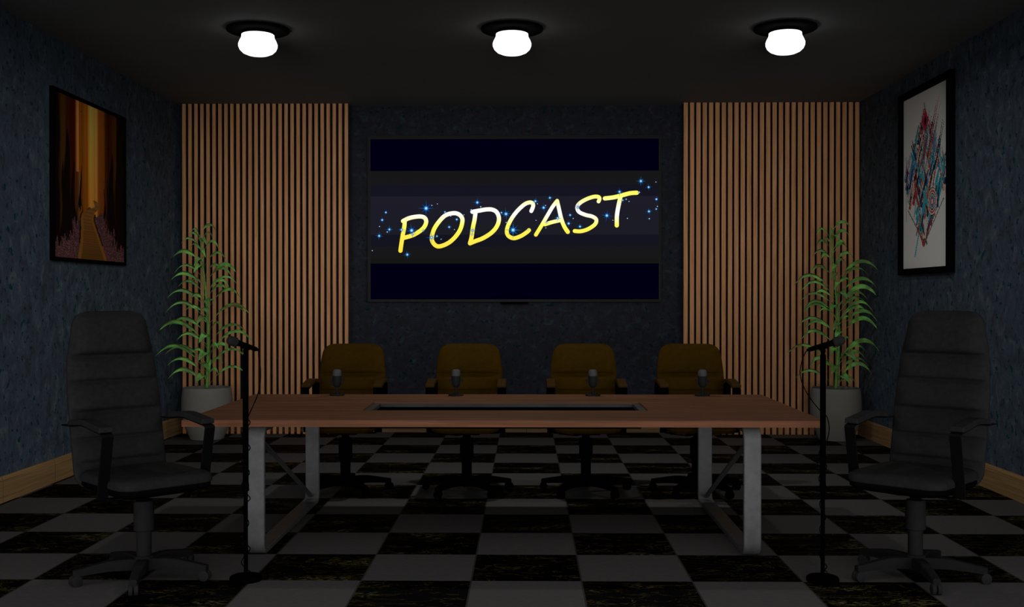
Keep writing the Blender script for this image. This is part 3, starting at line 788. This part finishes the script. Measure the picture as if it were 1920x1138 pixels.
# ------------------------------------------------------------------ potted plants
def leaf(bm, base, tip, peak, wid, pet, side, curl=.25):
    """arching leaf: thin petiole for the first share `pet`, then a lance-shaped blade"""
    b, p, t = Vector(base), Vector(peak), Vector(tip)
    n = 16
    P = [b * (1 - k / n) ** 2 + p * (2 * (k / n) * (1 - k / n)) + t * (k / n) ** 2 for k in range(n + 1)]
    side = Vector(side).normalized()
    rows = []
    for k, q in enumerate(P):
        s = k / n
        if s <= pet: w = .0042
        else:
            u = (s - pet) / (1 - pet); w = .003 + wid * (max(math.sin(PI * u ** .62), 0) ** .8)
            if u > .999: w = .0006
        tg = (P[min(k + 1, n)] - P[max(k - 1, 0)]).normalized()
        sd = (side - tg * side.dot(tg)).normalized(); nn = tg.cross(sd)
        rows.append([bm.verts.new(q - sd * w / 2 + nn * w * curl), bm.verts.new(q), bm.verts.new(q + sd * w / 2 + nn * w * curl)])
    for a, c in zip(rows, rows[1:]):
        for j in (0, 1): bm.faces.new((a[j], a[j + 1], c[j + 1], c[j]))
def plant(x, y, label, plab, stem, lt, rt, broad, sc, zx0, zy0, seed):
    rs = random.Random(seed)
    pm = noise_mat('pot_concrete' + str(seed), L((54, 53, 50), .25), L((58, 57, 54), .25), (3, 3, 3), detail=4, rough=.9, spec=.05)
    p = thing('plant_pot', plab, 'pot', (x, y, 0))
    bm = B()
    prof = [(.150, 0), (.166, .006), (.172, .02), (.196, .08), (.222, .15), (.240, .22), (.249, .29), (.251, .34), (.248, .42), (.241, .49), (.237, .518), (.232, .523), (.226, .518), (.226, .49), (.20, .465), (.005, .46)]
    lathe(bm, prof, seg=56); new_obj('pot', bm, pm, p)
    bm = B(); lathe(bm, [(.226, .462), (.2, .478), (.1, .486), (.004, .487)], seg=40)
    s = new_obj('soil', bm, noise_mat('soil' + str(seed), L((30, 28, 26), .2), L((44, 42, 40), .2), (30,) * 3, rough=.95, bump=.5), p)
    t = thing('potted_plant', label, 'plant', (x, y, .47))
    ST = [Vector(((zx - zx0) * sc, 0, (zy0 - zy) * sc + .05)) for zx, zy in stem]
    bm = B(); S = catmull(ST, 6); m = len(S)
    tube(bm, S, [.017 * (1 - .78 * k / (m - 1)) for k in range(m)], 10)
    new_obj('stem', bm, noise_mat('plant_stem' + str(seed), L((44, 72, 28), .36), L((56, 88, 36), .36), (12, 12, 30), rough=.6, spec=.2), t)
    def on_stem(z):
        for a, b in zip(S, S[1:]):
            if a.z <= z <= b.z: return a.lerp(b, (z - a.z) / max(b.z - a.z, 1e-6))
        return S[0] if z < S[0].z else S[-1]
    bm = B()
    for lst in (lt, rt):
        for zx, zy in lst:
            tip = Vector(((zx - zx0) * sc, 0, (zy0 - zy) * sc + .05))
            dx = tip.x - on_stem(tip.z).x; far = abs(dx); sg = math.copysign(1, dx)
            droop = .03 + .15 * min(far, .45) * rs.uniform(.6, 1.3)
            ab = on_stem(max(.03, tip.z + droop - .05 - .38 * far))
            dy = rs.uniform(-.75, .35) * far
            tip.y = dy
            wx = x + tip.x; lim = (XL + .07) if wx < 0 else (XR - .07)
            if abs(wx) > abs(lim):      # longest leaves lean out into the room instead of into the wall
                q = lim / wx; tip = Vector((wx * q - x, y * q - y, 1.43 + (tip.z + .47 - 1.43) * q - .47)); dy = tip.y
            pk = Vector((ab.x + (tip.x - ab.x) * .60, dy * .5, 2 * (tip.z + droop) - (ab.z + tip.z) / 2 + .01))
            wid = (.020 + .060 * min(far, .30)) * rs.uniform(.8, 1.3)
            # blades turn their face partly to the room, so they read broad or thin by turns
            leaf(bm, ab, tip, pk, wid, .24 if far > .12 else .15, (-.25 * sg, .75, rs.uniform(.5, 1.1)), .18)
    for zx, zy, w in broad:
        c = Vector(((zx - zx0) * sc, 0, (zy0 - zy) * sc + .05)); ab = on_stem(max(.02, c.z - .08))
        sg = math.copysign(1, c.x - ab.x)
        tip = Vector((c.x + sg * .045, -rs.uniform(.10, .15), c.z - .055)); pk = Vector((c.x - sg * .02, -.07, c.z + .12))
        leaf(bm, ab, tip, pk, w, .22, (1, -.2 * sg, .45 * sg), .18)
    lm, nt, b = base_mat('plant_leaf' + str(seed), .5, .25)
    tc = N(nt, 'ShaderNodeTexCoord'); mp = N(nt, 'ShaderNodeMapping'); mp.inputs['Scale'].default_value = (7, 7, 11)
    no = N(nt, 'ShaderNodeTexNoise'); no.inputs['Scale'].default_value = 1; no.inputs['Detail'].default_value = 2
    nt.links.new(tc.outputs['Object'], mp.inputs[0]); nt.links.new(mp.outputs[0], no.inputs['Vector'])
    r = ramp(nt, [(.28, L((66, 58, 28), .33)), (.38, L((46, 66, 30), .33)), (.5, L((52, 84, 38), .33)), (.62, L((66, 108, 44), .33)), (.74, L((78, 112, 66), .33))])
    nt.links.new(no.outputs['Fac'], r.inputs[0]); nt.links.new(r.outputs[0], b.inputs['Base Color'])
    o = new_obj('leaves', bm, lm, t); 
    md = o.modifiers.new('thick', 'SOLIDIFY'); md.thickness = .0012
def plants():
    L1 = [(295, 50), (272, 78), (245, 125), (300, 155), (210, 215), (185, 322), (195, 370), (195, 415), (290, 393), (135, 485), (300, 500), (122, 585), (262, 575), (335, 650), (147, 678), (78, 705), (207, 772), (297, 860), (163, 857), (50, 880), (130, 943), (135, 1030)]
    R1 = [(450, 35), (447, 92), (500, 158), (540, 240), (510, 305), (618, 315), (578, 345), (603, 402), (545, 418), (548, 450), (660, 497), (450, 530), (675, 600), (645, 598), (520, 685), (650, 720), (740, 780), (575, 835), (495, 830), (660, 900), (505, 925), (665, 1005), (485, 995)]
    B1 = [(365, 285, .05), (368, 240, .04), (415, 518, .07), (405, 570, .065), (385, 630, .06), (400, 750, .07), (400, 865, .085), (420, 940, .11), (375, 1020, .07), (390, 185, .04), (395, 105, .04)]
    plant(-3.222, 10.87, 'tall leafy green plant in the pot by the left wall', 'round grey concrete pot in the left back corner',
          [(400, 1090), (405, 900), (412, 740), (400, 560), (392, 430), (378, 300), (366, 160), (352, 70)], L1, R1, B1, .001507, 400, 1085, 21)
    L2 = [(268, 108), (322, 153), (268, 182), (270, 242), (295, 264), (228, 347), (145, 432), (185, 463), (265, 500), (200, 522), (288, 612), (193, 602), (175, 596), (160, 692), (193, 720), (170, 775), (65, 888), (210, 950), (278, 962), (155, 1035)]
    R2 = [(480, 65), (490, 124), (472, 184), (485, 200), (530, 267), (470, 295), (678, 332), (618, 367), (495, 420), (670, 445), (670, 497), (605, 553), (598, 520), (647, 600), (583, 612), (512, 668), (675, 662), (677, 712), (500, 800), (687, 852), (607, 865), (595, 910), (622, 957), (640, 1003), (520, 1060)]
    B2 = [(374, 88, .035), (392, 125, .035), (388, 312, .06), (385, 365, .06), (407, 425, .055), (437, 487, .06), (400, 685, .065), (410, 740, .07), (375, 570, .06), (385, 960, .09), (490, 880, .08), (450, 1025, .07), (375, 845, .06)]
    plant(3.098, 10.87, 'tall leafy green plant in the pot by the right wall', 'round grey concrete pot in the right back corner',
          [(410, 1095), (422, 900), (432, 740), (420, 600), (405, 420), (392, 280), (380, 150), (374, 95)], L2, R2, B2, .001555, 410, 1090, 22)

# ------------------------------------------------------------------ build
room()
slats(-3.600, -1.861, .0365, 'vertical timber slat panel on the back wall, left of the television')
slats(1.636, 3.456, .0445, 'vertical timber slat panel on the back wall, right of the television')
lamps()
tv()
forest_picture()
abstract_picture()
table()
desk_mics()
chairs()
mic_stand(-1.417, 5.44, 'black microphone stand beside the left executive chair', 'black handheld microphone clipped on the left stand', (-.60, -.72, .30),
          [(.068, -.005, 1.125), (.077, -.008, 1.075), (.076, -.008, 1.00), (.060, -.008, .93), (.030, -.012, .86), (.014, -.014, .82)], 'black cable hanging from the microphone on the left stand', 6)
mic_stand(1.492, 5.46, 'black microphone stand beside the right executive chair', 'black handheld microphone clipped on the right stand', (.86, -.42, .30),
          [(-.100, 0, 1.125), (-.115, 0, 1.06), (-.105, 0, 1.00), (-.070, -.002, .93), (-.022, -.016, .865), (.012, -.016, .835), (.030, 0, .79), (.030, .004, .74), (.016, .008, .69)], 'black cable hanging from the microphone on the right stand', 5)
plants()

# ------------------------------------------------------------------ light
WT = dict(W=0.50, S1=0.68, S2=0.70, S3=0.30, A=15.0)
w = bpy.data.worlds.new('World'); SC.world = w; w.use_nodes = True
bg = w.node_tree.nodes['Background']; bg.inputs[0].default_value = (1, 1, 1, 1); bg.inputs[1].default_value = WT['W']
# bright overcast sky above the horizon, dim ground below it
_nt = w.node_tree
_tc = N(_nt, 'ShaderNodeTexCoord'); _sp = N(_nt, 'ShaderNodeSeparateXYZ'); _nt.links.new(_tc.outputs['Generated'], _sp.inputs[0])
_mr = N(_nt, 'ShaderNodeMapRange'); _mr.inputs['From Min'].default_value = -1; _mr.inputs['From Max'].default_value = 1
_nt.links.new(_sp.outputs[2], _mr.inputs['Value'])
_rp = ramp(_nt, [(0.0, (.10,) * 3), (.44, (.12,) * 3), (.53, (.7,) * 3), (.70, (1.0,) * 3)])
_nt.links.new(_mr.outputs[0], _rp.inputs[0]); _nt.links.new(_rp.outputs[0], bg.inputs[0])
def sun(name, d, e, ang):
    sd = bpy.data.lights.new(name, 'SUN'); sd.energy = e; sd.angle = math.radians(ang)
    so = bpy.data.objects.new(name, sd); COL.objects.link(so)
    so.rotation_euler = Vector(d).normalized().to_track_quat('-Z', 'Y').to_euler(); so.location = (0, -2, 2.5)
sun('fill_sun_low', (-.33, 1.0, -.09), WT['S1'], 22)  # added soft fill through the open front, leaning towards the left wall
sun('fill_sun_side', (.16, 1.0, -.07), WT['S3'], 22)  # added fill to lift the dim right back corner
sun('fill_sun_up', (.02, 1.0, .13), WT['S2'], 22)  # added fill aimed upwards to even out the ceiling, no real source
for o in [o for o in COL.objects if o.type == 'LIGHT' and o.name.startswith('bulb')]: o.data.energy = WT['A'] * (1.25 if o.parent.location.x < -1 else .22 if o.parent.location.x > 1 else 1)

# ------------------------------------------------------------------ camera
cd = bpy.data.cameras.new('camera'); cd.sensor_width = 36; cd.lens = 36 * 2028.5 / 1920; cd.clip_end = 60
co = bpy.data.objects.new('camera', cd); COL.objects.link(co)
co.location = (0, 0, 1.43); co.rotation_euler = (PI / 2 - .00584, .000245, .01324)
SC.camera = co
SC.view_settings.view_transform = 'Standard'; SC.view_settings.look = 'None'
SC.view_settings.exposure = 0; SC.view_settings.gamma = 1; SC.view_settings.use_curve_mapping = False
